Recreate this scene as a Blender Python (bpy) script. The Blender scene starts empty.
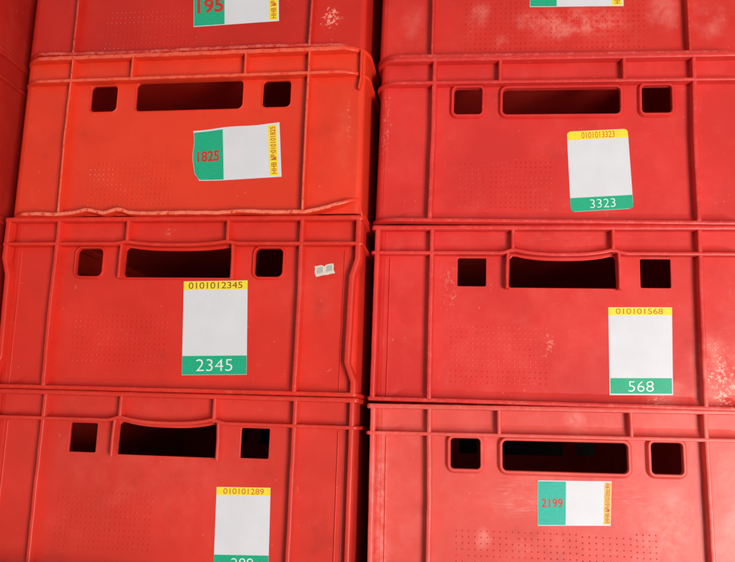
import bpy, bmesh, math, random
from mathutils import Matrix, Vector, noise

random.seed(4)
S = bpy.context.scene
COL = S.collection
MM = 0.001

# ------------------------------------------------------------------ camera
def rmat(rx, ry, rz):
    return Matrix.Rotation(rz, 3, 'Z') @ Matrix.Rotation(ry, 3, 'Y') @ Matrix.Rotation(rx, 3, 'X')

cam_d = bpy.data.cameras.new('camera')
cam = bpy.data.objects.new('camera', cam_d)
COL.objects.link(cam)
S.camera = cam
cam_d.sensor_width = 36.0
cam_d.lens = 800.0 / 735.0 * 36.0
cam_d.clip_start = 0.01
cam_d.clip_end = 200.0
CR = (Matrix.Rotation(0.05376, 3, 'Z') @ Matrix.Rotation(0.18008, 3, 'X') @ Matrix.Rotation(-0.03731, 3, 'Y')
      @ Matrix.Rotation(math.pi / 2, 3, 'X'))
cam.matrix_world = Matrix.Translation((0.02538, -0.81821, -0.40123)) @ CR.to_4x4()

# ------------------------------------------------------------------ world and lamps
W = bpy.data.worlds.new('World')
S.world = W
W.use_nodes = True
bg = W.node_tree.nodes['Background']
bg.inputs[0].default_value = (1.0, 0.965, 0.93, 1)
bg.inputs[1].default_value = 0.42

def area(name, loc, target, size, power, color):
    d = bpy.data.lights.new(name, 'AREA')
    d.shape = 'RECTANGLE'
    d.size, d.size_y = size
    d.energy = power
    d.color = color
    o = bpy.data.objects.new(name, d)
    COL.objects.link(o)
    v = Vector(target) - Vector(loc)
    o.matrix_world = Matrix.Translation(loc) @ v.to_track_quat('-Z', 'Y').to_matrix().to_4x4()
    return o

area('ground_bounce_light', (1.20, -2.25, -1.05), (-0.1, 0.0, -0.2), (0.8, 1.30), 90.0, (1.0, 0.955, 0.90))  # added lamp, stands in for light bounced off the sunlit ground

S.view_settings.view_transform = 'Standard'
S.view_settings.look = 'None'
S.view_settings.exposure = 0.0
S.view_settings.gamma = 1.0
S.view_settings.use_curve_mapping = False
S.render.engine = 'CYCLES'
S.cycles.max_bounces = 6

# ------------------------------------------------------------------ node helper
class NT:
    def __init__(s, name):
        s.m = bpy.data.materials.new(name)
        s.m.use_nodes = True
        s.t = s.m.node_tree
        s.t.nodes.clear()
        s.out = s.t.nodes.new('ShaderNodeOutputMaterial')
    def n(s, typ, **kw):
        x = s.t.nodes.new(typ)
        for k, v in kw.items():
            setattr(x, k, v)
        return x
    def put(s, sock, v):
        if isinstance(v, bpy.types.NodeSocket):
            s.t.links.new(v, sock)
        elif isinstance(v, (tuple, list)) and len(v) == 3 and sock.type == 'RGBA':
            sock.default_value = (*v, 1)
        else:
            sock.default_value = v
    def math(s, op, a, b=None, c=None, clamp=False):
        x = s.n('ShaderNodeMath', operation=op, use_clamp=clamp)
        for i, v in enumerate((a, b, c)):
            if v is not None:
                s.put(x.inputs[i], v)
        return x.outputs[0]
    def ramp(s, v, a, b, lo=0.0, hi=1.0):
        x = s.n('ShaderNodeMapRange', interpolation_type='SMOOTHSTEP')
        for i, w in enumerate((v, a, b, lo, hi)):
            s.put(x.inputs[i], w)
        return x.outputs[0]
    def noise(s, vec, scale, detail=3.0, rough=0.55, dist=0.0):
        x = s.n('ShaderNodeTexNoise')
        s.put(x.inputs['Vector'], vec)
        x.inputs['Scale'].default_value = scale
        x.inputs['Detail'].default_value = detail
        x.inputs['Roughness'].default_value = rough
        x.inputs['Distortion'].default_value = dist
        return x.outputs['Fac']
    def vmap(s, vec, loc=(0, 0, 0), sc=(1, 1, 1)):
        x = s.n('ShaderNodeMapping')
        s.put(x.inputs[0], vec)
        x.inputs[1].default_value = loc
        x.inputs[3].default_value = sc
        return x.outputs[0]
    def mix(s, f, a, b):
        x = s.n('ShaderNodeMix', data_type='RGBA')
        s.put(x.inputs[0], f)
        s.put(x.inputs[6], a)
        s.put(x.inputs[7], b)
        return x.outputs[2]

def simple(name, colr, rough=0.5, var=0.08, scale=120.0):
    t = NT(name)
    co = t.n('ShaderNodeTexCoord').outputs['Object']
    b = t.n('ShaderNodeBsdfPrincipled')
    f = t.noise(co, scale, 4.0)
    dark = tuple(c * (1 - var * 2) for c in colr)
    t.put(b.inputs['Base Color'], t.mix(t.ramp(f, 0.3, 0.7), dark, colr))
    b.inputs['Roughness'].default_value = rough
    t.t.links.new(b.outputs[0], t.out.inputs[0])
    return t.m

# crate plastic: worn and painted-sheen patches are (u, z, ru, rz, kind, strength) in crate millimetres
def plastic(name, colr, pale, patches=(), bleach=0.10, edge=0.5, rough=0.37, seed=0.0, speck=0.62):
    t = NT(name)
    tc = t.n('ShaderNodeTexCoord').outputs['Object']
    co = t.vmap(tc, loc=(seed, seed * 0.7, seed * 1.3))
    sep = t.n('ShaderNodeSeparateXYZ')
    t.put(sep.inputs[0], tc)
    X, Y, Z = sep.outputs
    big = t.noise(co, 9.0, 3.0, 0.6)
    mid = t.noise(co, 45.0, 3.0, 0.65)
    fine = t.noise(co, 420.0, 1.0, 0.6)
    base = t.mix(t.ramp(big, 0.32, 0.7), tuple(c * 0.86 for c in colr), colr)
    # general bleaching, cloudy
    bl = t.math('MULTIPLY', t.ramp(t.math('ADD', t.math('MULTIPLY', big, 0.5), t.math('MULTIPLY', mid, 0.5)), 0.42, 0.68), bleach)
    base = t.mix(bl, base, pale)
    rg = t.math('ADD', rough - 0.06, t.math('MULTIPLY', mid, 0.14))
    # hairline scratches everywhere
    sc = t.noise(t.vmap(co, sc=(3.0, 3.0, 26.0)), 30.0, 2.0, 0.5, 0.6)
    scm = t.math('MULTIPLY', t.ramp(sc, 0.70, 0.78), 0.22)
    base = t.mix(scm, base, pale)
    sv = t.noise(t.vmap(co, loc=(7, 3, 1), sc=(24.0, 3.0, 2.0)), 30.0, 2.0, 0.5, 0.9)
    base = t.mix(t.math('MULTIPLY', t.ramp(sv, 0.72, 0.80), 0.14), base, pale)
    dg = t.noise(t.vmap(co, loc=(2, 6, 4), sc=(7.0, 2.0, 1.0)), 18.0, 2.0, 0.5, 2.2)
    base = t.mix(t.math('MULTIPLY', t.math('MULTIPLY', t.ramp(dg, 0.495, 0.5), t.ramp(dg, 0.505, 0.5)), t.math('MULTIPLY', t.ramp(mid, 0.54, 0.66), 0.30)), base, pale)
    # grime, brownish, in blotches of its own
    gr = t.math('MULTIPLY', t.ramp(t.noise(t.vmap(co, loc=(3, 9, 2)), 22.0, 3.0, 0.7), 0.58, 0.78), 0.20)
    base = t.mix(gr, base, (0.16, 0.022, 0.016))
    specks = t.ramp(t.noise(t.vmap(co, loc=(1, 4, 8)), 240.0, 2.0, 0.4), 0.75, 0.79)
    base = t.mix(t.math('MULTIPLY', specks, 0.30), base, pale)
    wear_sheen = None
    cache = {}
    def cz(k, f):
        if k not in cache:
            cache[k] = f()
        return cache[k]
    for (u, z, ru, rz, kind, st) in patches:
        dx = t.math('DIVIDE', t.math('SUBTRACT', X, u * MM), ru * MM)
        dz = t.math('DIVIDE', t.math('SUBTRACT', Z, z * MM), rz * MM)
        r = t.math('SQRT', t.math('ADD', t.math('MULTIPLY', dx, dx), t.math('MULTIPLY', dz, dz)))
        r = t.math('ADD', r, t.math('MULTIPLY', t.math('SUBTRACT', cz('w', lambda: t.noise(co, 30.0, 4.0, 0.65)), 0.5), 1.5))
        fall = t.ramp(r, 1.05, 0.1)
        if kind == 'cloud':
            nz = cz('c', lambda: t.ramp(t.noise(co, 95.0, 6.0, 0.72), 0.36, 0.66))
        elif kind == 'haze':
            nz = cz('h', lambda: t.ramp(t.noise(co, 38.0, 5.0, 0.66), 0.30, 0.72))
        elif kind == 'streak':
            nz = cz('s', lambda: t.math('MULTIPLY', t.ramp(t.noise(t.vmap(co, sc=(1.5, 1.5, 17.0)), 42.0, 5.0, 0.8), 0.45, 0.75), t.ramp(t.noise(co, 60.0, 4.0, 0.6), 0.34, 0.64)))
        else:   # fleck
            a = t.math('ADD', cz('f', lambda: t.noise(co, 330.0, 5.0, 0.75)), t.math('MULTIPLY', t.math('SUBTRACT', fall, 1.0), 0.16))
            nz = t.ramp(a, 0.50, 0.57)
        f = t.math('MULTIPLY', t.math('MULTIPLY', fall if kind != 'fleck' else t.ramp(r, 1.0, 0.75), nz), st)
        wear_sheen = f if wear_sheen is None else t.math('MAXIMUM', wear_sheen, f)
    if wear_sheen is not None:
        base = t.mix(wear_sheen, base, tuple(min(1, c * 1.15 + 0.12) for c in pale))
        rg = t.math('ADD', rg, t.math('MULTIPLY', wear_sheen, 0.2))
    # scuffed front edges of ribs, flanges and lips
    em = t.math('MULTIPLY', t.ramp(Y, 0.0014, 0.0), t.ramp(t.noise(co, 170.0, 3.0, 0.75), speck - 0.14, speck + 0.06))
    base = t.mix(t.math('MULTIPLY', em, t.math('MULTIPLY', t.ramp(Z, 0.022, 0.004, 0.45, 1.0), edge)), base, tuple(min(1, c * 1.1 + 0.06) for c in pale))
    b = t.n('ShaderNodeBsdfPrincipled')
    t.put(b.inputs['Base Color'], base)
    t.put(b.inputs['Roughness'], rg)
    b.inputs['IOR'].default_value = 1.5
    b.inputs['Specular IOR Level'].default_value = 0.42
    h = t.math('ADD', t.math('MULTIPLY', big, 2.5), t.math('ADD', t.math('MULTIPLY', fine, 0.10), t.math('MULTIPLY', mid, 0.30)))
    bp = t.n('ShaderNodeBump')
    bp.inputs['Strength'].default_value = 0.35
    bp.inputs['Distance'].default_value = 0.0009
    t.put(bp.inputs['Height'], h)
    t.t.links.new(bp.outputs[0], b.inputs['Normal'])
    # thin polyethylene lets a little light through
    tr = t.n('ShaderNodeBsdfTranslucent')
    tr.inputs['Color'].default_value = (0.9, colr[1] * 2.2, colr[2] * 2.0, 1)
    mx = t.n('ShaderNodeMixShader')
    mx.inputs[0].default_value = 0.18
    t.t.links.new(b.outputs[0], mx.inputs[1])
    t.t.links.new(tr.outputs[0], mx.inputs[2])
    t.t.links.new(mx.outputs[0], t.out.inputs[0])
    return t.m

M_white = simple('sticker_paper', (0.60, 0.60, 0.64), 0.42, 0.025, 35)
M_green = simple('sticker_green', (0.005, 0.36, 0.19), 0.4, 0.06, 300)
M_teal = simple('sticker_teal', (0.005, 0.40, 0.30), 0.4, 0.06, 300)
M_yellow = simple('sticker_yellow', (0.80, 0.63, 0.03), 0.45, 0.05, 300)
M_yellow_worn = simple('sticker_worn_yellow', (0.80, 0.48, 0.07), 0.5, 0.22, 500)
M_brown = simple('print_brown', (0.20, 0.035, 0.01), 0.5)
M_orange = simple('print_orange', (0.55, 0.10, 0.015), 0.5)
M_red = simple('print_red', (0.48, 0.03, 0.02), 0.5)
M_cream = simple('print_white', (0.72, 0.78, 0.74), 0.5)
M_tag = simple('torn_tag_paper', (0.62, 0.56, 0.48), 0.6, 0.05, 400)
M_taggrey = simple('torn_tag_print', (0.46, 0.49, 0.45), 0.6, 0.25, 1500)
M_ground = simple('concrete_ground', (0.34, 0.32, 0.29), 0.85, 0.2, 8)
M_plat = simple('concrete_platform', (0.28, 0.27, 0.25), 0.85, 0.2, 12)
M_backing = simple('dark_backing_mat', (0.05, 0.042, 0.037), 0.9, 0.2, 10)  # near-black, for the added backing behind the stacks

# ------------------------------------------------------------------ mesh helpers
def link(name, me, mat, parent=None, smooth=True, ang=35):
    if smooth:
        me.shade_smooth()
        me.set_sharp_from_angle(angle=math.radians(ang))
    if not me.materials:
        me.materials.append(mat)
    o = bpy.data.objects.new(name, me)
    COL.objects.link(o)
    if parent:
        o.parent = parent
    return o

def mesh(name, vs, fs):
    me = bpy.data.meshes.new(name)
    me.from_pydata([(x * MM, y * MM, z * MM) for x, y, z in vs], [], fs)
    bm = bmesh.new()
    bm.from_mesh(me)
    bmesh.ops.recalc_face_normals(bm, faces=bm.faces)
    bm.to_mesh(me)
    bm.free()
    return me

def sweep_rings(rings, closed):
    """rings: list of lists of points (equal length, closed sections)"""
    vs = [p for r in rings for p in r]
    k, n = len(rings[0]), len(rings)
    fs = []
    for i in range(n if closed else n - 1):
        j = (i + 1) % n
        for a in range(k):
            b = (a + 1) % k
            fs.append((i * k + a, i * k + b, j * k + b, j * k + a))
    if not closed:
        fs.append(tuple(range(k)))
        fs.append(tuple((n - 1) * k + a for a in range(k)))
    return vs, fs

def rrect(x0, y0, x1, y1, r, seg=5, rs=None):
    pts = []
    for cx, cy, a0 in ((x1 - r, y1 - r, 0), (x0 + r, y1 - r, 90), (x0 + r, y0 + r, 180), (x1 - r, y0 + r, 270)):
        for i in range(seg + 1):
            a = math.radians(a0 + 90 * i / seg)
            pts.append((cx + r * math.cos(a), cy + r * math.sin(a)))
    return pts

def plan_path(hw, y0, y1, r, step=4.0):
    """rounded rectangle seen from above, with outward normals; the front run is dense"""
    out = []
    seg = 7
    x = -hw + r
    n = max(2, int((2 * hw - 2 * r) / step))
    for i in range(n + 1):
        out.append((-hw + r + (2 * hw - 2 * r) * i / n, y0, 0.0, -1.0))
    def arc(cx, cy, a0):
        for i in range(1, seg + 1):
            a = math.radians(a0 + 90 * i / seg)
            out.append((cx + r * math.cos(a), cy + r * math.sin(a), math.cos(a), math.sin(a)))
    arc(hw - r, y0 + r, 270)
    for i in range(1, 13):
        out.append((hw, y0 + r + (y1 - y0 - 2 * r) * i / 12, 1.0, 0.0))
    arc(hw - r, y1 - r, 0)
    for i in range(1, 9):
        out.append((hw - r - (2 * hw - 2 * r) * i / 8, y1, 0.0, 1.0))
    arc(-hw + r, y1 - r, 90)
    for i in range(1, 13):
        out.append((-hw, y1 - r - (y1 - y0 - 2 * r) * i / 12, -1.0, 0.0))
    arc(-hw + r, y0 + r, 180)
    return out[:-1]

def flange_mesh(name, path, z0, z1, inner, rnd=1.2, fn=None, jit=0.0, seed=0, cove=None):
    """strip running round the crate: section from -inner (inside) to 0 (outer edge)"""
    rings = []
    for (x, y, nx, ny) in path:
        dz = do = 0.0
        if fn:
            dz, do = fn(x, y)
        if jit:
            q = Vector((x * 0.09 + seed, y * 0.09, seed * 3.1))
            q2 = Vector((x * 0.33 + seed, y * 0.33, seed * 1.7))
            dz += jit * (noise.noise(q) * 0.9 + noise.noise(q2) * 0.5)
            do += jit * (noise.noise(q + Vector((9, 9, 9))) * 0.7 + noise.noise(q2 + Vector((5, 5, 5))) * 0.4)
        sec = [(-inner, z0), (-rnd, z0), (-rnd * 0.3, z0 + rnd * 0.3), (0, z0 + rnd), (0, z1 - rnd), (-rnd * 0.3, z1 - rnd * 0.3), (-rnd, z1)]
        if cove:        # moulded fillet between the wall and the upper side of the strip
            k = smooth01((186.0 - abs(x)) / 26.0) if ny < -0.9 else 0.0
            a, b = 0.4 + (cove[0] - 0.4) * k, 0.4 + (cove[1] - 0.4) * k
            for t in (80, 60, 40, 22, 0):
                t = math.radians(t)
                sec.append((-WD - 0.3 + a * (1 - math.cos(t)), z1 + b * (1 - math.sin(t))))
            sec.append((-inner, z1 + b))
        else:
            sec.append((-inner, z1))
        rings.append([(x + nx * (o + (do if o > -inner else 0)), y + ny * (o + (do if o > -inner else 0)), z + (dz if o > -inner else dz * 0.8)) for o, z in sec])
    return mesh(name, *sweep_rings(rings, True))

def rib_mesh(name, pts, w_front, w_base, y0, y1, rnd=0.9, seed=0, jit=0.35):
    """upright rib following pts [(u, z)...], front edge at depth y0, root at y1"""
    # resample
    P = []
    for (a, b) in zip(pts[:-1], pts[1:]):
        n = max(1, int(math.hypot(b[0] - a[0], b[1] - a[1]) / 6))
        for i in range(n):
            P.append((a[0] + (b[0] - a[0]) * i / n, a[1] + (b[1] - a[1]) * i / n))
    P.append(pts[-1])
    rings = []
    for (u, z) in P:
        j = noise.noise(Vector((seed, z * 0.05, 1.3))) * jit
        k = noise.noise(Vector((seed, z * 0.21, 4.3))) * jit * 0.7
        f, b = w_front / 2, w_base / 2
        sec = [(-b, y1), (-f, y0 + rnd), (-f + rnd * 0.35, y0 + rnd * 0.35), (-f + rnd, y0), (f - rnd, y0), (f - rnd * 0.35, y0 + rnd * 0.35), (f, y0 + rnd), (b, y1)]
        rings.append([(u + j + s, y + (k if y < y1 else 0), z) for s, y in sec])
    return mesh(name, *sweep_rings(rings, False))

def plate_mesh(name, outer, holes, y0, y1, bev=0.5):
    """flat plate in the u,z plane with openings, from depth y0 (front) to y1"""
    cu = bpy.data.curves.new(name, 'CURVE')
    cu.dimensions = '2D'
    cu.fill_mode = 'BOTH'
    cu.extrude = (y1 - y0) / 2 * MM - bev * MM
    cu.bevel_depth = bev * MM
    cu.bevel_resolution = 1
    cu.offset = -bev * MM
    for pts in [outer] + holes:
        sp = cu.splines.new('POLY')
        sp.points.add(len(pts) - 1)
        for p, (u, z) in zip(sp.points, pts):
            p.co = (u * MM, z * MM, 0, 1)
        sp.use_cyclic_u = True
    o = bpy.data.objects.new(name, cu)
    COL.objects.link(o)
    dg = bpy.context.evaluated_depsgraph_get()
    me = bpy.data.meshes.new_from_object(o.evaluated_get(dg))
    bpy.data.objects.remove(o)
    bpy.data.curves.remove(cu)
    ym = (y0 + y1) / 2 * MM
    for v in me.vertices:
        x, y, z = v.co
        v.co = (x, ym - z, y)
    bm = bmesh.new()
    bm.from_mesh(me)
    bmesh.ops.remove_doubles(bm, verts=bm.verts, dist=1e-6)
    bmesh.ops.recalc_face_normals(bm, faces=bm.faces)
    bm.to_mesh(me)
    bm.free()
    return me

def join_into(me, others):
    bm = bmesh.new()
    bm.from_mesh(me)
    for o in others:
        bm.from_mesh(o)
    bm.to_mesh(me)
    bm.free()
    return me

def text_mesh(s, bold=0.0):
    cu = bpy.data.curves.new('text', 'FONT')
    cu.body = s
    cu.size = 1.0
    cu.offset = bold
    cu.resolution_u = 4
    o = bpy.data.objects.new('text', cu)
    COL.objects.link(o)
    dg = bpy.context.evaluated_depsgraph_get()
    me = bpy.data.meshes.new_from_object(o.evaluated_get(dg))
    bpy.data.objects.remove(o)
    bpy.data.curves.remove(cu)
    xs = [v.co.x for v in me.vertices]
    ys = [v.co.y for v in me.vertices]
    a, b, c, d = min(xs), max(xs), min(ys), max(ys)
    for v in me.vertices:
        v.co = ((v.co.x - a) / (b - a), (v.co.y - c) / (d - c), 0)
    return me

# ------------------------------------------------------------------ stickers
class Sticker:
    def __init__(s, crate, quad, depth=10.5, warp=0.4, curl=None, seed=0):
        s.q, s.d, s.crate, s.warp, s.curl, s.seed = quad, depth, crate, warp, curl, seed
    def P(s, a, b, lift=0.0):
        (x0, z0), (x1, z1), (x2, z2), (x3, z3) = s.q      # TL TR BR BL, b runs down
        x = (x0 * (1 - a) + x1 * a) * (1 - b) + (x3 * (1 - a) + x2 * a) * b
        z = (z0 * (1 - a) + z1 * a) * (1 - b) + (z3 * (1 - a) + z2 * a) * b
        w = s.warp * (0.5 + 0.5 * noise.noise(Vector((a * 2.5 + s.seed, b * 2.5, 3.3))))
        if s.curl:
            w += s.curl(a, b)
        return (x, s.d - 0.12 - w - lift, z)
    def outline(s, a0, b0, a1, b1, r, edge=None):
        W = math.dist(s.q[0], s.q[1])
        H = math.dist(s.q[0], s.q[3])
        n = 10
        rx, ry = r / W, r / H
        pts = []
        def cor(ca, cb, sa, sb, d0):
            for i in range(4):
                t = math.radians(d0 + 30 * i)
                pts.append((ca + rx * math.cos(t), cb - ry * math.sin(t)))
        return pts
    def sheet(s, name, mat, parent, a0, b0, a1, b1, lift, r=0.0, edge=None, n=14, thick=0.12):
        """a bent sheet of the sticker between two corners, as a closed thin slab"""
        W = math.dist(s.q[0], s.q[1])
        H = math.dist(s.q[0], s.q[3])
        front, back = [], []
        for j in range(n + 1):
            for i in range(n + 1):
                fa, fb = i / n, j / n
                a, b = a0 + (a1 - a0) * fa, b0 + (b1 - b0) * fb
                if r:
                    # pull rows in at the rounded corners
                    dv = min(b * H, (1 - b) * H)
                    if dv < r:
                        ins = (r - math.sqrt(max(0, r * r - (r - dv) ** 2))) / W
                        a = ins + a * (1 - 2 * ins)
                if edge:
                    a, b = edge(a, b)
                front.append(s.P(a, b, lift))
                back.append(s.P(a, b, lift - thick))
        N = n + 1
        fs = []
        for j in range(n):
            for i in range(n):
                v = (j * N + i, j * N + i + 1, (j + 1) * N + i + 1, (j + 1) * N + i)
                fs.append(v)
                fs.append(tuple(k + N * N for k in reversed(v)))
        bd = list(range(N)) + [j * N + n for j in range(1, N)] + [n * N + i for i in range(n - 1, -1, -1)] + [j * N for j in range(n - 1, 0, -1)]
        for k, a in enumerate(bd):
            b = bd[(k + 1) % len(bd)]
            fs.append((a, b, b + N * N, a + N * N))
        return link(name, mesh(name, front + back, fs), mat, parent)
    def text(s, name, body, mat, parent, a0, b0, a1, b1, lift, rot=0, bold=0.0):
        me = text_mesh(body, bold)
        for v in me.vertices:
            x, y = v.co.x, v.co.y
            if rot == 0:
                a, b = a0 + (a1 - a0) * x, b1 + (b0 - b1) * y
            else:       # reads upwards
                a, b = a1 + (a0 - a1) * y, b1 + (b0 - b1) * x
            p = s.P(a, b, lift)
            v.co = (p[0] * MM, p[1] * MM, p[2] * MM)
        return link(name, me, mat, parent, smooth=False)

def tall_sticker(crate, quad, top, bottom, colt, green=M_green, r=0.0, seed=0, topm=(0.10, 0.90), botm=(0.2, 0.8), yb=0.095, gb=0.80, frame=False):
    st = Sticker(crate, quad, seed=seed)
    p = st.sheet('sticker', M_white, crate, 0, 0, 1, 1, 0.0, r)
    e = 0.0 if not frame else 0.012
    st.sheet('yellow_band', M_yellow, p, 0.002, 0.002, 0.998, yb, 0.06, r, thick=0.05)
    st.sheet('green_band', green, p, e + 0.002, gb, 0.998 - e, 0.997 - e, 0.06, r, thick=0.05)
    st.text('number', top, colt, p, topm[0], yb * 0.14, topm[1], yb * 0.88, 0.11)
    st.text('number', bottom, M_cream, p, botm[0], gb + (1 - gb) * 0.18, botm[1], gb + (1 - gb) * 0.80, 0.11, bold=-0.012)
    return p

def wide_sticker(crate, quad, num, side, green, gw, y0, y1, seed=0, numbox=(0.06, 0.47, 0.32, 0.66), edge=None, curl=None, yellow=M_yellow, bold=0.03, r=0.0):
    st = Sticker(crate, quad, seed=seed, curl=curl)
    p = st.sheet('sticker', M_white, crate, 0, 0, 1, 1, 0.0, r, edge)
    st.sheet('green_band', green, p, 0.004, 0.02 if edge is None else 0.035, gw, 0.985, 0.06, 0, edge, thick=0.05)
    st.sheet('yellow_band', yellow, p, y0, 0.03, y1, 0.97, 0.06, 0, edge, thick=0.05)
    st.text('number', num, M_red, p, *numbox, 0.11, bold=bold)
    st.text('side_number', side, M_orange, p, y0 + (y1 - y0) * 0.2, 0.06, y0 + (y1 - y0) * 0.85, 0.94, 0.11, rot=1, bold=0.02)
    return p

# ------------------------------------------------------------------ the crate
H = 187.0
WD = 10.5            # depth of the wall behind the front edges of ribs and flanges
RIM = 187.0
FZ = 157.0

def smooth01(t):
    t = max(0.0, min(1.0, t))
    return t * t * (3 - 2 * t)

def make_crate(pose, kind, mat, label, seed, group='red crates in three stacks', dots=None, lip=None, front_detail=True, jit=0.22, chipped=False, nodots=None):
    x, y, z, yaw, rl, pt = pose
    R = rmat(pt, rl, yaw)
    root = bpy.data.objects.new('plastic_crate', None)
    root.empty_display_size = 0.05
    COL.objects.link(root)
    top = Vector((x, y, z)) * MM
    root.matrix_world = Matrix.Translation(top + R @ Vector((0, 0, -H * MM))) @ R.to_4x4()
    root['label'] = label
    root['category'] = 'crate'
    root['group'] = group

    A = kind in ('round', 'framed', 'plain')
    cr = {'round': 7.0, 'plain': 7.0, 'framed': 8.0, 'arched': 9.0, 'kinked': 9.0}[kind]
    if kind == 'framed' and seed > 60:
        cr = 10.0
    hw = 201.0
    # --- handle openings
    sq = {'round': 99.5, 'plain': 99.5, 'framed': 99.0, 'arched': 93.6, 'kinked': 100.3}[kind]
    bw = {'round': 61.3, 'plain': 61.3, 'framed': 61.5, 'arched': 54.5, 'kinked': 60.3}[kind]
    sr = {'round': 5.0, 'plain': 5.0, 'framed': 3.6, 'arched': 1.6, 'kinked': 5.5}[kind]
    zt, zb = H - 33.6, H - 64.0
    hs = 15.0
    if kind == 'round':
        hs = 15.4
    holes = [rrect(-sq - hs, zb, -sq + hs, zt, sr), rrect(sq - hs, zb, sq + hs, zt, sr)]
    arch = not A
    def bulge(u):
        if not arch:
            return 0.0
        a = abs(u)
        amp = 3.4 if kind == 'arched' else 2.2
        sag = 4.8 if kind == 'arched' else 3.4
        k = bw - 5.0
        if a < k:
            return amp - sag * (1 - (a / k) ** 2.6) * smooth01((k - a) / 9.0 + 0.35)
        return amp * smooth01((bw + 10 - a) / 15.0)
    if arch:
        pts = []
        r = 4.0
        for i in range(25):
            u = bw - 3.5 - (2 * bw - 7) * i / 24
            pts.append((u, FZ - 4.6 + bulge(u)))
        pts = [(bw - 0.6, pts[0][1] - 3.2)] + pts + [(-bw + 0.6, pts[-1][1] - 3.2)]
        rb = 2.0 if kind == 'arched' else 5.0
        bot = zb - 1.0
        for i in range(5):
            a = math.radians(180 + 90 * i / 4)
            pts.append((-bw + rb + rb * math.cos(a), bot + rb + rb * math.sin(a)))
        for i in range(5):
            a = math.radians(270 + 90 * i / 4)
            pts.append((bw - rb + rb * math.cos(a), bot + rb + rb * math.sin(a)))
        bighole = pts
    else:
        bighole = rrect(-bw, zb - 0.6, bw, H - (31.5 if kind == 'round' else 35.0), 5.5 if kind != 'framed' else 4.6)
    holes.append(bighole)
    # --- body: front plate, back plate and wrapped sides
    ow = hw - 5.0
    y0, y1 = WD, 592.0
    fl = ow - cr
    ends = [(-fl, 2.5), (fl, 2.5), (fl, RIM - 2), (-fl, RIM - 2)]
    front = plate_mesh('body', ends, holes, y0, y0 + 3.4)
    back = plate_mesh('body', ends, holes, y1 - 3.4, y1)
    rings_l = []
    parts = [back]
    for sgn in (-1, 1):
        path = []
        for i in range(9):
            a = math.radians(90 * i / 8)
            path.append((sgn * (fl + cr * math.sin(a)), y0 + cr - cr * math.cos(a), sgn * math.sin(a), -math.cos(a)))
        for i in range(1, 6):
            path.append((sgn * ow, y0 + cr + (y1 - y0 - 2 * cr) * i / 5, sgn, 0))
        for i in range(1, 9):
            a = math.radians(90 * i / 8)
            path.append((sgn * (ow - cr + cr * math.cos(a)), y1 - cr + cr * math.sin(a), sgn * math.cos(a), math.sin(a)))
        rings = [[(px, py, 2.5), (px - nx * 3.4, py - ny * 3.4, 2.5), (px - nx * 3.4, py - ny * 3.4, RIM - 2), (px, py, RIM - 2)] for px, py, nx, ny in path]
        parts.append(mesh('body', *sweep_rings(rings, False)))
    nf = len(front.polygons) + len(back.polygons)
    body = join_into(front, parts)
    bo = link('body', body, mat, root)
    for k in range(nf):
        body.polygons[k].use_smooth = False
    # --- floor of the crate
    vs = [(sx * (ow - 3.0), yy, zz) for zz in (4.0, 7.5) for sx, yy in ((-1, y0 + 3), (1, y0 + 3), (1, y1 - 3), (-1, y1 - 3))]
    link('base_plate', mesh('base_plate', vs, [(3, 2, 1, 0), (4, 5, 6, 7), (0, 1, 5, 4), (1, 2, 6, 5), (2, 3, 7, 6), (3, 0, 4, 7)]), mat, root, False)
    # --- strips running round the crate
    pc = {'round': 30.0, 'plain': 30.0, 'framed': 26.0}.get(kind, 4.0)
    if kind == 'framed' and seed > 60:
        pc = 5.0
    path = plan_path(hw, 0.0, 600.0, pc)
    link('rim', flange_mesh('rim', path, RIM - 5.2, RIM, WD + 1.5, 1.5, jit=jit, seed=seed), mat, root)
    link('flange', flange_mesh('flange', path, FZ - 1.9, FZ + 1.9, WD + 1.5, 1.2, fn=lambda u, d: (bulge(u) if d < 1 else 0.0, 0.0), jit=jit * 0.45, seed=seed + 11, cove=(5.5, 12.0)), mat, root)
    lipjit = jit * 1.0
    lp = plan_path(hw - 1.0, 0.5, 599.0, pc, step=2.4)
    link('bottom_lip', flange_mesh('bottom_lip', lp, 0.2, 4.6, WD + 1.0, 1.5, fn=lip, jit=lipjit, seed=seed + 23, cove=None if lip else (6.0, 17.0)), mat, root)
    # --- upright ribs
    rw = 2.6 if kind in ('round', 'plain') else 4.4
    for i, u in enumerate((-136, 136)):
        link('rib', rib_mesh('rib', [(u, FZ - 1), (u + random.uniform(-1, 1), 90), (u + random.uniform(-.6, .6), 3.5)], rw, rw + 2.2, 0.2, WD + 0.6, seed=seed + i * 3.3), mat, root)
        link('short_rib', rib_mesh('short_rib', [(u, RIM - 4.5), (u, FZ + 1)], rw - 0.2, rw + 1.8, 0.4, WD + 0.6, seed=seed + i), mat, root)
    ms = {'round': 65, 'plain': 65, 'framed': 65, 'arched': 51, 'kinked': 56}[kind]
    for u in (-ms, ms):
        link('short_rib', rib_mesh('short_rib', [(u, RIM - 4.5), (u, FZ + 1)], min(rw, 3.6), min(rw, 3.6) + 1.8, 0.5, WD + 0.6, seed=seed + u), mat, root)
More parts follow.
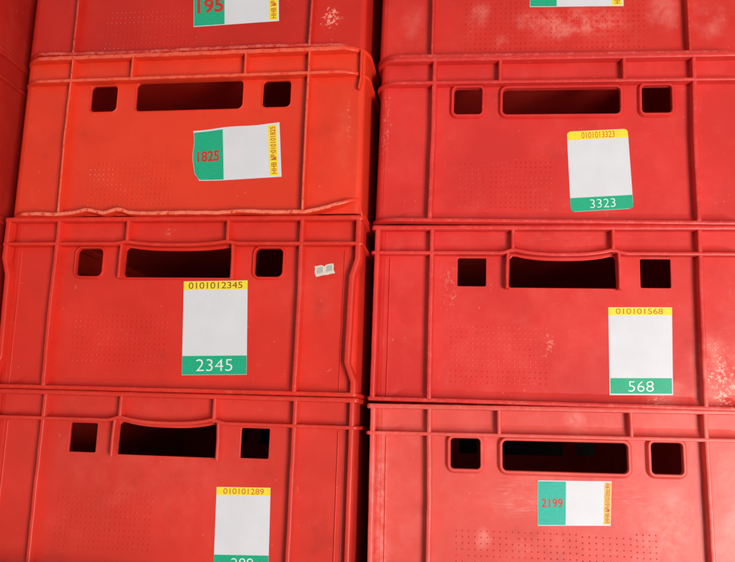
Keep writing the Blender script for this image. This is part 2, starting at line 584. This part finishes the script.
    # --- corner ribs
    if kind == 'kinked':
        for sg in (-1, 1):
            pr = [(196, RIM - 4), (196, FZ - 16), (190.5, FZ - 34), (188.5, 34), (195.5, 15), (195.5, 3.5)]
            link('corner_rib', rib_mesh('corner_rib', [(sg * a, b) for a, b in pr], 5.6, 6.4, 0.6, 16.0, seed=seed + sg, jit=.2), mat, root)
            link('corner_seam', rib_mesh('corner_seam', [(sg * 181.5, FZ - 6), (sg * 180, 4)], 1.4, 3.0, WD - 1.2, WD + 0.6, .5, seed=seed + sg, jit=.3), mat, root)
    elif kind == 'arched' or (kind == 'framed' and seed > 60):
        for sg in (-1, 1):
            link('corner_rib', rib_mesh('corner_rib', [(sg * 194.5, RIM - 4), (sg * 194.5, 3.5)], 5.0, 6.0, 0.8, 17.0, seed=seed + sg, jit=.25), mat, root)
            link('corner_seam', rib_mesh('corner_seam', [(sg * 180.5, FZ - 4), (sg * 180.5, 4)], 1.6, 3.4, WD - 1.4, WD + 0.6, .5, seed=seed + sg, jit=.3), mat, root)
    elif chipped:
        o = link('corner_rib', rib_mesh('corner_rib', [(192.5, RIM - 4), (192.5, 150), (190.5, 139)], 2.0, 3.4, 3.0, 19.0, .6, seed=seed, jit=.4), mat, root)
        o['label'] = 'snapped-off corner rib with a ragged end'
    # --- frames round the openings
    def frame(name, contour, wid, out):
        rings = []
        n = len(contour)
        area2 = sum(contour[i][0] * contour[(i + 1) % n][1] - contour[(i + 1) % n][0] * contour[i][1] for i in range(n))
        sg = 1 if area2 > 0 else -1
        for i, (u, zz) in enumerate(contour):
            a, b = contour[i - 1], contour[(i + 1) % n]
            tx, tz = b[0] - a[0], b[1] - a[1]
            L = math.hypot(tx, tz) or 1
            nx, nz = sg * tz / L, -sg * tx / L
            sec = [(0.15, WD + 0.4), (0.15, WD - out + 0.8), (0.8, WD - out), (wid - 0.8, WD - out), (wid, WD - out + 0.8), (wid + out * 0.35, WD + 0.4)]
            rings.append([(u + nx * w, d, zz + nz * w) for w, d in sec])
        link(name, mesh(name, *sweep_rings(rings, True)), mat, root)
    if kind == 'framed':
        o_ = 5.4 if seed > 60 else 4.2
        for h in holes:
            frame('hole_frame', h, 3.2, o_)
    elif kind == 'kinked':
        for h in holes[:2]:
            frame('hole_frame', h, 2.4, 3.0)
    elif kind in ('round', 'plain'):
        for h in holes:
            frame('hole_frame', h, 1.6, 1.0)
    if arch:
        zb2 = zb - 3.0
        for sg in (-1, 1):
            pts = [(sg * (bw + 1.6), FZ + 1.5), (sg * (bw + 2.4), FZ - 14), (sg * (bw + 2.4), zb2)]
            link('handle_side', rib_mesh('handle_side', pts, 3.2, 5.0, 0.5 if kind == 'arched' else 1.4, WD + 0.6, seed=seed + sg * 2, jit=.2), mat, root)
        if kind == 'kinked':
            link('handle_sill', mesh('handle_sill', *sweep_rings([[(sx, WD + 0.4, zb2 + 1.9), (sx, WD - 1.6, zb2 + 1.5), (sx, WD - 1.8, zb2 + 0.2), (sx, WD + 0.4, zb2 - 1)] for sx in (-bw - 1, bw + 1)], False)), mat, root)
    # --- raised dots
    if dots:
        vs, fs = [], []
        for (u0, z0_, u1, z1_, nu, nz, hgt, rad) in dots:
            hgt, rad = hgt * 1.15, rad * 1.2
            for i in range(nu):
                for j in range(nz):
                    if random.random() < 0.02 or (nodots and nodots[0] < u0 + (u1 - u0) * i / (nu - 1) < nodots[2] and nodots[1] < z0_ + (z1_ - z0_) * j / (nz - 1) < nodots[3]):
                        continue
                    u = u0 + (u1 - u0) * i / (nu - 1)
                    zz = z0_ + (z1_ - z0_) * j / (nz - 1)
                    if abs(abs(u) - 136) < 4:
                        continue
                    hh = hgt * (0.6 + 0.4 * smooth01(0.6 + 1.3 * noise.noise(Vector((u * .03, zz * .05, seed)))))
                    k = len(vs)
                    for q in range(6):
                        a = q * math.pi / 3
                        vs.append((u + rad * math.cos(a), WD + 0.05, zz + rad * math.sin(a)))
                    vs.append((u, WD - hh, zz))
                    fs += [(k + q, k + (q + 1) % 6, k + 6) for q in range(6)]
        o = link('raised_dots', mesh('raised_dots', vs, fs), mat, root)
        o['kind'] = 'stuff'
    return root

RED = (0.62, 0.034, 0.016)
PALE = (0.80, 0.24, 0.17)
mats = {
    'L1': plastic('plastic_deep_red', (0.62, 0.020, 0.011), (0.80, 0.20, 0.13), [(158, 42, 17, 20, 'fleck', 1.0), (60, 5, 70, 8, 'streak', 0.2)], 0.02, 0.40, seed=1.0, speck=0.5),
    'L2': plastic('plastic_orange_red', (0.82, 0.046, 0.016), (0.90, 0.24, 0.13), [(175, 90, 14, 70, 'haze', 0.10), (180, 110, 5, 50, 'fleck', 0.35)], 0.03, 0.55, seed=2.0, speck=0.47),
    'L3': plastic('plastic_scarlet', (0.74, 0.031, 0.016), (0.84, 0.22, 0.14), [(-14, 172, 14, 6, 'fleck', 0.35), (130, 110, 60, 60, 'haze', 0.06)], 0.03, 0.16, seed=3.0),
    'L4': plastic('plastic_brick_red', (0.71, 0.040, 0.024), (0.82, 0.22, 0.15), [(0, 110, 180, 80, 'haze', 0.07)], 0.04, 0.16, seed=4.0),
    'R1': plastic('plastic_red_bleached_sheen', (0.70, 0.030, 0.020), (0.88, 0.28, 0.22), [(-85, 56, 16, 24, 'haze', 0.26), (20, 44, 80, 24, 'cloud', 0.42), (-62, 22, 14, 12, 'haze', 0.28), (108, 50, 24, 26, 'haze', 0.35), (160, 45, 24, 28, 'haze', 0.3), (-160, 45, 16, 30, 'haze', 0.15)], 0.05, 0.25, seed=5.0),  # haze and cloud patches paint reflected sheen into the colour
    'R2': plastic('plastic_cherry_red', (0.72, 0.032, 0.026), (0.88, 0.26, 0.20), [(-110, 150, 60, 5, 'streak', 0.3), (110, 150, 60, 5, 'streak', 0.3), (-188, 100, 10, 90, 'fleck', 0.2)], 0.05, 0.25, seed=6.0),
    'R3': plastic('plastic_worn_red', (0.72, 0.034, 0.027), (0.88, 0.30, 0.23), [(92, 14, 26, 20, 'fleck', 0.7), (98, 20, 34, 24, 'haze', 0.35), (156, 30, 28, 44, 'fleck', 1.0), (154, 34, 44, 50, 'haze', 0.4), (-118, 122, 14, 34, 'fleck', 0.3), (-13, 62, 8, 22, 'fleck', 0.3), (0, 176, 150, 8, 'streak', 0.2)], 0.06, 0.22, seed=7.0),
    'R4': plastic('plastic_faded_red', (0.80, 0.092, 0.072), (0.88, 0.36, 0.31), [(-48, 96, 50, 26, 'streak', 0.7), (62, 96, 36, 26, 'streak', 0.4), (100, 88, 26, 26, 'haze', 0.38), (-82, 55, 10, 14, 'haze', 0.35), (-42, 45, 9, 9, 'haze', 0.55), (95, 66, 40, 44, 'cloud', 0.25), (165, 80, 40, 80, 'haze', 0.4), (10, 172, 14, 14, 'haze', 0.5), (-186, 80, 12, 90, 'cloud', 0.35)], 0.16, 0.25, seed=8.0),
    'F': plastic('plastic_dull_red', (0.50, 0.019, 0.012), (0.74, 0.20, 0.12), [], 0.04, 0.25, seed=9.0),
}

POSE = {
    'L1': (-227.27, -2.06, 187, -0.0763, -0.0032, 0.0),
    'L2': (-225.79, -4.58, 0, -0.0850, -0.0095, 0.0006),
    'L3': (-224.44, 0.68, -187, -0.0938, -0.0057, 0.0024),
    'L4': (-223.70, 12.66, -374, -0.0823, -0.0056, 0.0014),
    'R1': (180.25, -4.74, 187, -0.0751, 0.0070, -0.0009),
    'R2': (181.56, -7.40, 0, -0.0834, 0.0078, -0.0019),
    'R3': (182.72, -0.44, -187, -0.0922, -0.0019, 0.0039),
    'R4': (184.11, 5.88, -374, -0.0803, -0.0157, -0.0005),
}

def lip_L2(u, d):
    if d > 1.5 and not (u > 150 and d < 13):
        return (0.0, 0.0)
    dz = 4.2 * math.exp(-((u + 103) / 13) ** 2) + 4.6 * math.exp(-((u + 67) / 11) ** 2)
    dz += 15.5 * ((u - 134) / 60.0) ** 1.5 if u > 134 else 0.0
    dz += 1.6 * math.exp(-((u - 75) / 16) ** 2)
    return (dz, 0.6)

def lip_L1(u, d):
    return (1.6 * math.sin(u * 0.016) + 1.2 if d < 1.5 else 0.0, 0.0)

def grid(u0, z0, u1, z1, nu, nz, h=1.1, r=0.95):
    return [(u0, z0, u1, z1, nu, nz, h, r)]

C = {}
C['L4'] = make_crate(POSE['L4'], 'arched', mats['L4'], 'red crate with the sticker numbered 289, arched handle, square side holes', 40, dots=grid(-114, 82, -12, 27, 20, 10, 0.9))
C['L3'] = make_crate(POSE['L3'], 'kinked', mats['L3'], 'red crate with the sticker numbered 2345 and a torn white tag', 30, dots=grid(-111, 80, -8, 32, 20, 9))
C['L2'] = make_crate(POSE['L2'], 'round', mats['L2'], 'orange-red crate with the sideways sticker 1825 and a chewed wavy bottom edge', 20, dots=grid(-108, 61, -14, 15, 19, 9), lip=lip_L2, jit=0.9, chipped=True)
C['L1'] = make_crate(POSE['L1'], 'plain', mats['L1'], 'dark red crate with white scuff and a green sticker ending in 195, cut off above', 10, dots=grid(-104, 56, 2, 12, 21, 8), nodots=(-9, 31, 120, 120), lip=lip_L1, jit=0.9)
C['R4'] = make_crate(POSE['R4'], 'framed', mats['R4'], 'faded pinkish red crate with the sideways sticker 2199 and streaky scratches', 80, dots=[(-108, 62, 10, 20, 20, 8, 1.0, 0.9), (16, 60, 62, 20, 8, 8, 1.0, 0.9), (68, 64, 86, 20, 4, 9, 1.0, 0.9)])
C['R3'] = make_crate(POSE['R3'], 'arched', mats['R3'], 'worn red crate with the sticker numbered 568 and white flecks at its lower right', 70, dots=grid(-114, 80, -17, 22, 19, 11, 0.6, 0.9))
C['R2'] = make_crate(POSE['R2'], 'framed', mats['R2'], 'red crate with the rounded sticker numbered 3323', 50, dots=[(-106, 67, -80, 20, 5, 10, .6, .85), (-72, 69, -10, 19, 13, 10, .8, .85)])
C['R1'] = make_crate(POSE['R1'], 'plain', mats['R1'], 'red crate with cloudy pale patches and a cut-off sticker at the top edge', 55, dots=grid(-100, 74, 92, 14, 36, 11), nodots=(-34, 59, 74, 120))
fx = {1: -641, 2: -640, 3: -639, 4: -639}
FL = {1: 'dull red crate at the left edge, topmost of the sliver of crates',
      2: 'sliver of red crate at left edge beside orange-red crate 1825',
      3: 'thin dark slice of crate at left edge next to crate 2345',
      4: 'lowest red crate at left edge beside the crate numbered 289'}
for r in (4, 3, 2, 1):
    make_crate((fx[r], -12 + (r == 3) * 4, (2 - r) * 187.0, -0.083, 0, 0), 'plain', mats['F'], FL[r], 90 + r)

# ------------------------------------------------------------------ stickers on the crates
def tear(a, b):
    # uneven torn left end
    if a < 0.3:
        k = (0.3 - a) / 0.3
        a += 0.010 * k * math.sin(b * 9) + (0.06 * k * smooth01((b - 0.84) / 0.16))
        b = b + k * 0.016 * (1 - 2 * b)
    if b < 0.1:
        b += 0.008 * math.sin(a * 11) * (0.1 - b) / 0.1
    return a, b

wide_sticker(C['L2'], [(7.7, 98.4), (104.4, 104.6), (109.5, 43.8), (12.4, 39.1)], '1825', 'HHB №:010101825', M_green, 0.345, 0.865, 0.965, seed=2.2, curl=lambda a, b: 1.4 * smooth01((.18 - a) / .18) * smooth01((b - .7) / .3) + 0.5 * smooth01((a - .9) / .1) * smooth01((.2 - b) / .2),
             numbox=(0.045, 0.42, 0.30, 0.63), edge=tear, bold=0.035)
tall_sticker(C['L3'], [(8.0, 117.8), (78.2, 119.3), (83.0, 20.5), (13.2, 18.5)], '0101012345', '2345', M_brown, seed=3.1, topm=(0.08, 0.92), botm=(0.22, 0.78))
tall_sticker(C['L4'], [(56.0, 93.2), (112.6, 94.5), (114.7, 12.1), (58.1, 10.2)], '010101289', '289', M_orange, seed=4.1, topm=(0.13, 0.88), botm=(0.32, 0.72))
wide_sticker(C['L1'], [(-4.2, 93.0), (94.1, 99.4), (98.1, 39.4), (-0.2, 35.3)], '195', 'HHB №:010101195', M_green, 0.365, 0.885, 0.985, seed=1.2,
             numbox=(0.04, 0.42, 0.355, 0.73), bold=0.035)
tall_sticker(C['R2'], [(6.5, 103.3), (69.3, 106.3), (74.1, 19.0), (10.5, 14.7)], '0101013323', '3323', M_orange, r=4.0, seed=5.1, topm=(0.24, 0.78), botm=(0.32, 0.72), yb=0.11, gb=0.83)
tall_sticker(C['R3'], [(45.9, 102.4), (108.7, 103.2), (106.9, 14.7), (45.7, 13.0)], '010101568', '568', M_orange, seed=6.1, topm=(0.12, 0.86), botm=(0.30, 0.70), yb=0.09, gb=0.81, frame=True)
wide_sticker(C['R4'], [(-26.5, 113.4), (45.6, 114.5), (43.2, 71.8), (-27.3, 69.3)], '2199', 'HHB №:010102199', M_teal, 0.385, 0.905, 0.995, seed=7.2,
             numbox=(0.05, 0.40, 0.345, 0.60), yellow=M_yellow_worn, bold=0.02)
wide_sticker(C['R1'], [(-31.0, 108.0), (70.0, 107.0), (70.5, 61.9), (-30.3, 63.2)], '1568', 'HHB №:010101568', M_green, 0.29, 0.875, 0.985, seed=8.2,
             numbox=(0.06, 0.32, 0.25, 0.55))
# torn white tag on crate 2345
def tag_edge(a, b):
    if abs(a - 0.5) < 0.12 and b < 0.5:
        b += (0.12 - abs(a - 0.5)) / 0.12 * 0.16 * (1 - b * 2)
    return a + 0.02 * math.sin(b * 8), b + 0.02 * math.sin(a * 13)
tg = Sticker(C['L3'], [(149.3, 134.6), (169.0, 137.6), (171.0, 127.2), (151.0, 123.4)], seed=9.0, warp=0.4)
p = tg.sheet('torn_tag', M_tag, C['L3'], 0, 0, 1, 1, 0.0, 0, tag_edge)
tg.sheet('tag_print', M_taggrey, p, 0.10, 0.16, 0.42, 0.74, 0.06, 0, tag_edge, thick=0.05)
tg.sheet('tag_print', M_taggrey, p, 0.60, 0.16, 0.92, 0.72, 0.06, 0, tag_edge, thick=0.05)

# ------------------------------------------------------------------ setting (all of it just outside the frame)
def box(name, x0, y0, z0, x1, y1, z1, mat):
    vs = [(x, y, z) for z in (z0, z1) for x, y in ((x0, y0), (x1, y0), (x1, y1), (x0, y1))]
    me = bpy.data.meshes.new(name)
    me.from_pydata(vs, [], [(3, 2, 1, 0), (4, 5, 6, 7), (0, 1, 5, 4), (1, 2, 6, 5), (2, 3, 7, 6), (3, 0, 4, 7)])
    o = link(name, me, mat, None, False)
    o['kind'] = 'structure'
    return o
box('ground', -6, -6, -1.85, 6, 6, -1.75, M_ground)
box('platform', -1.4, -0.02, -1.75, 1.2, 0.663, -0.566, M_plat)
box('dark_backing', -2.2, 0.665, -1.75, 2.2, 0.85, 0.9, M_backing)  # added backing, keeps light out of the gaps and handle holes
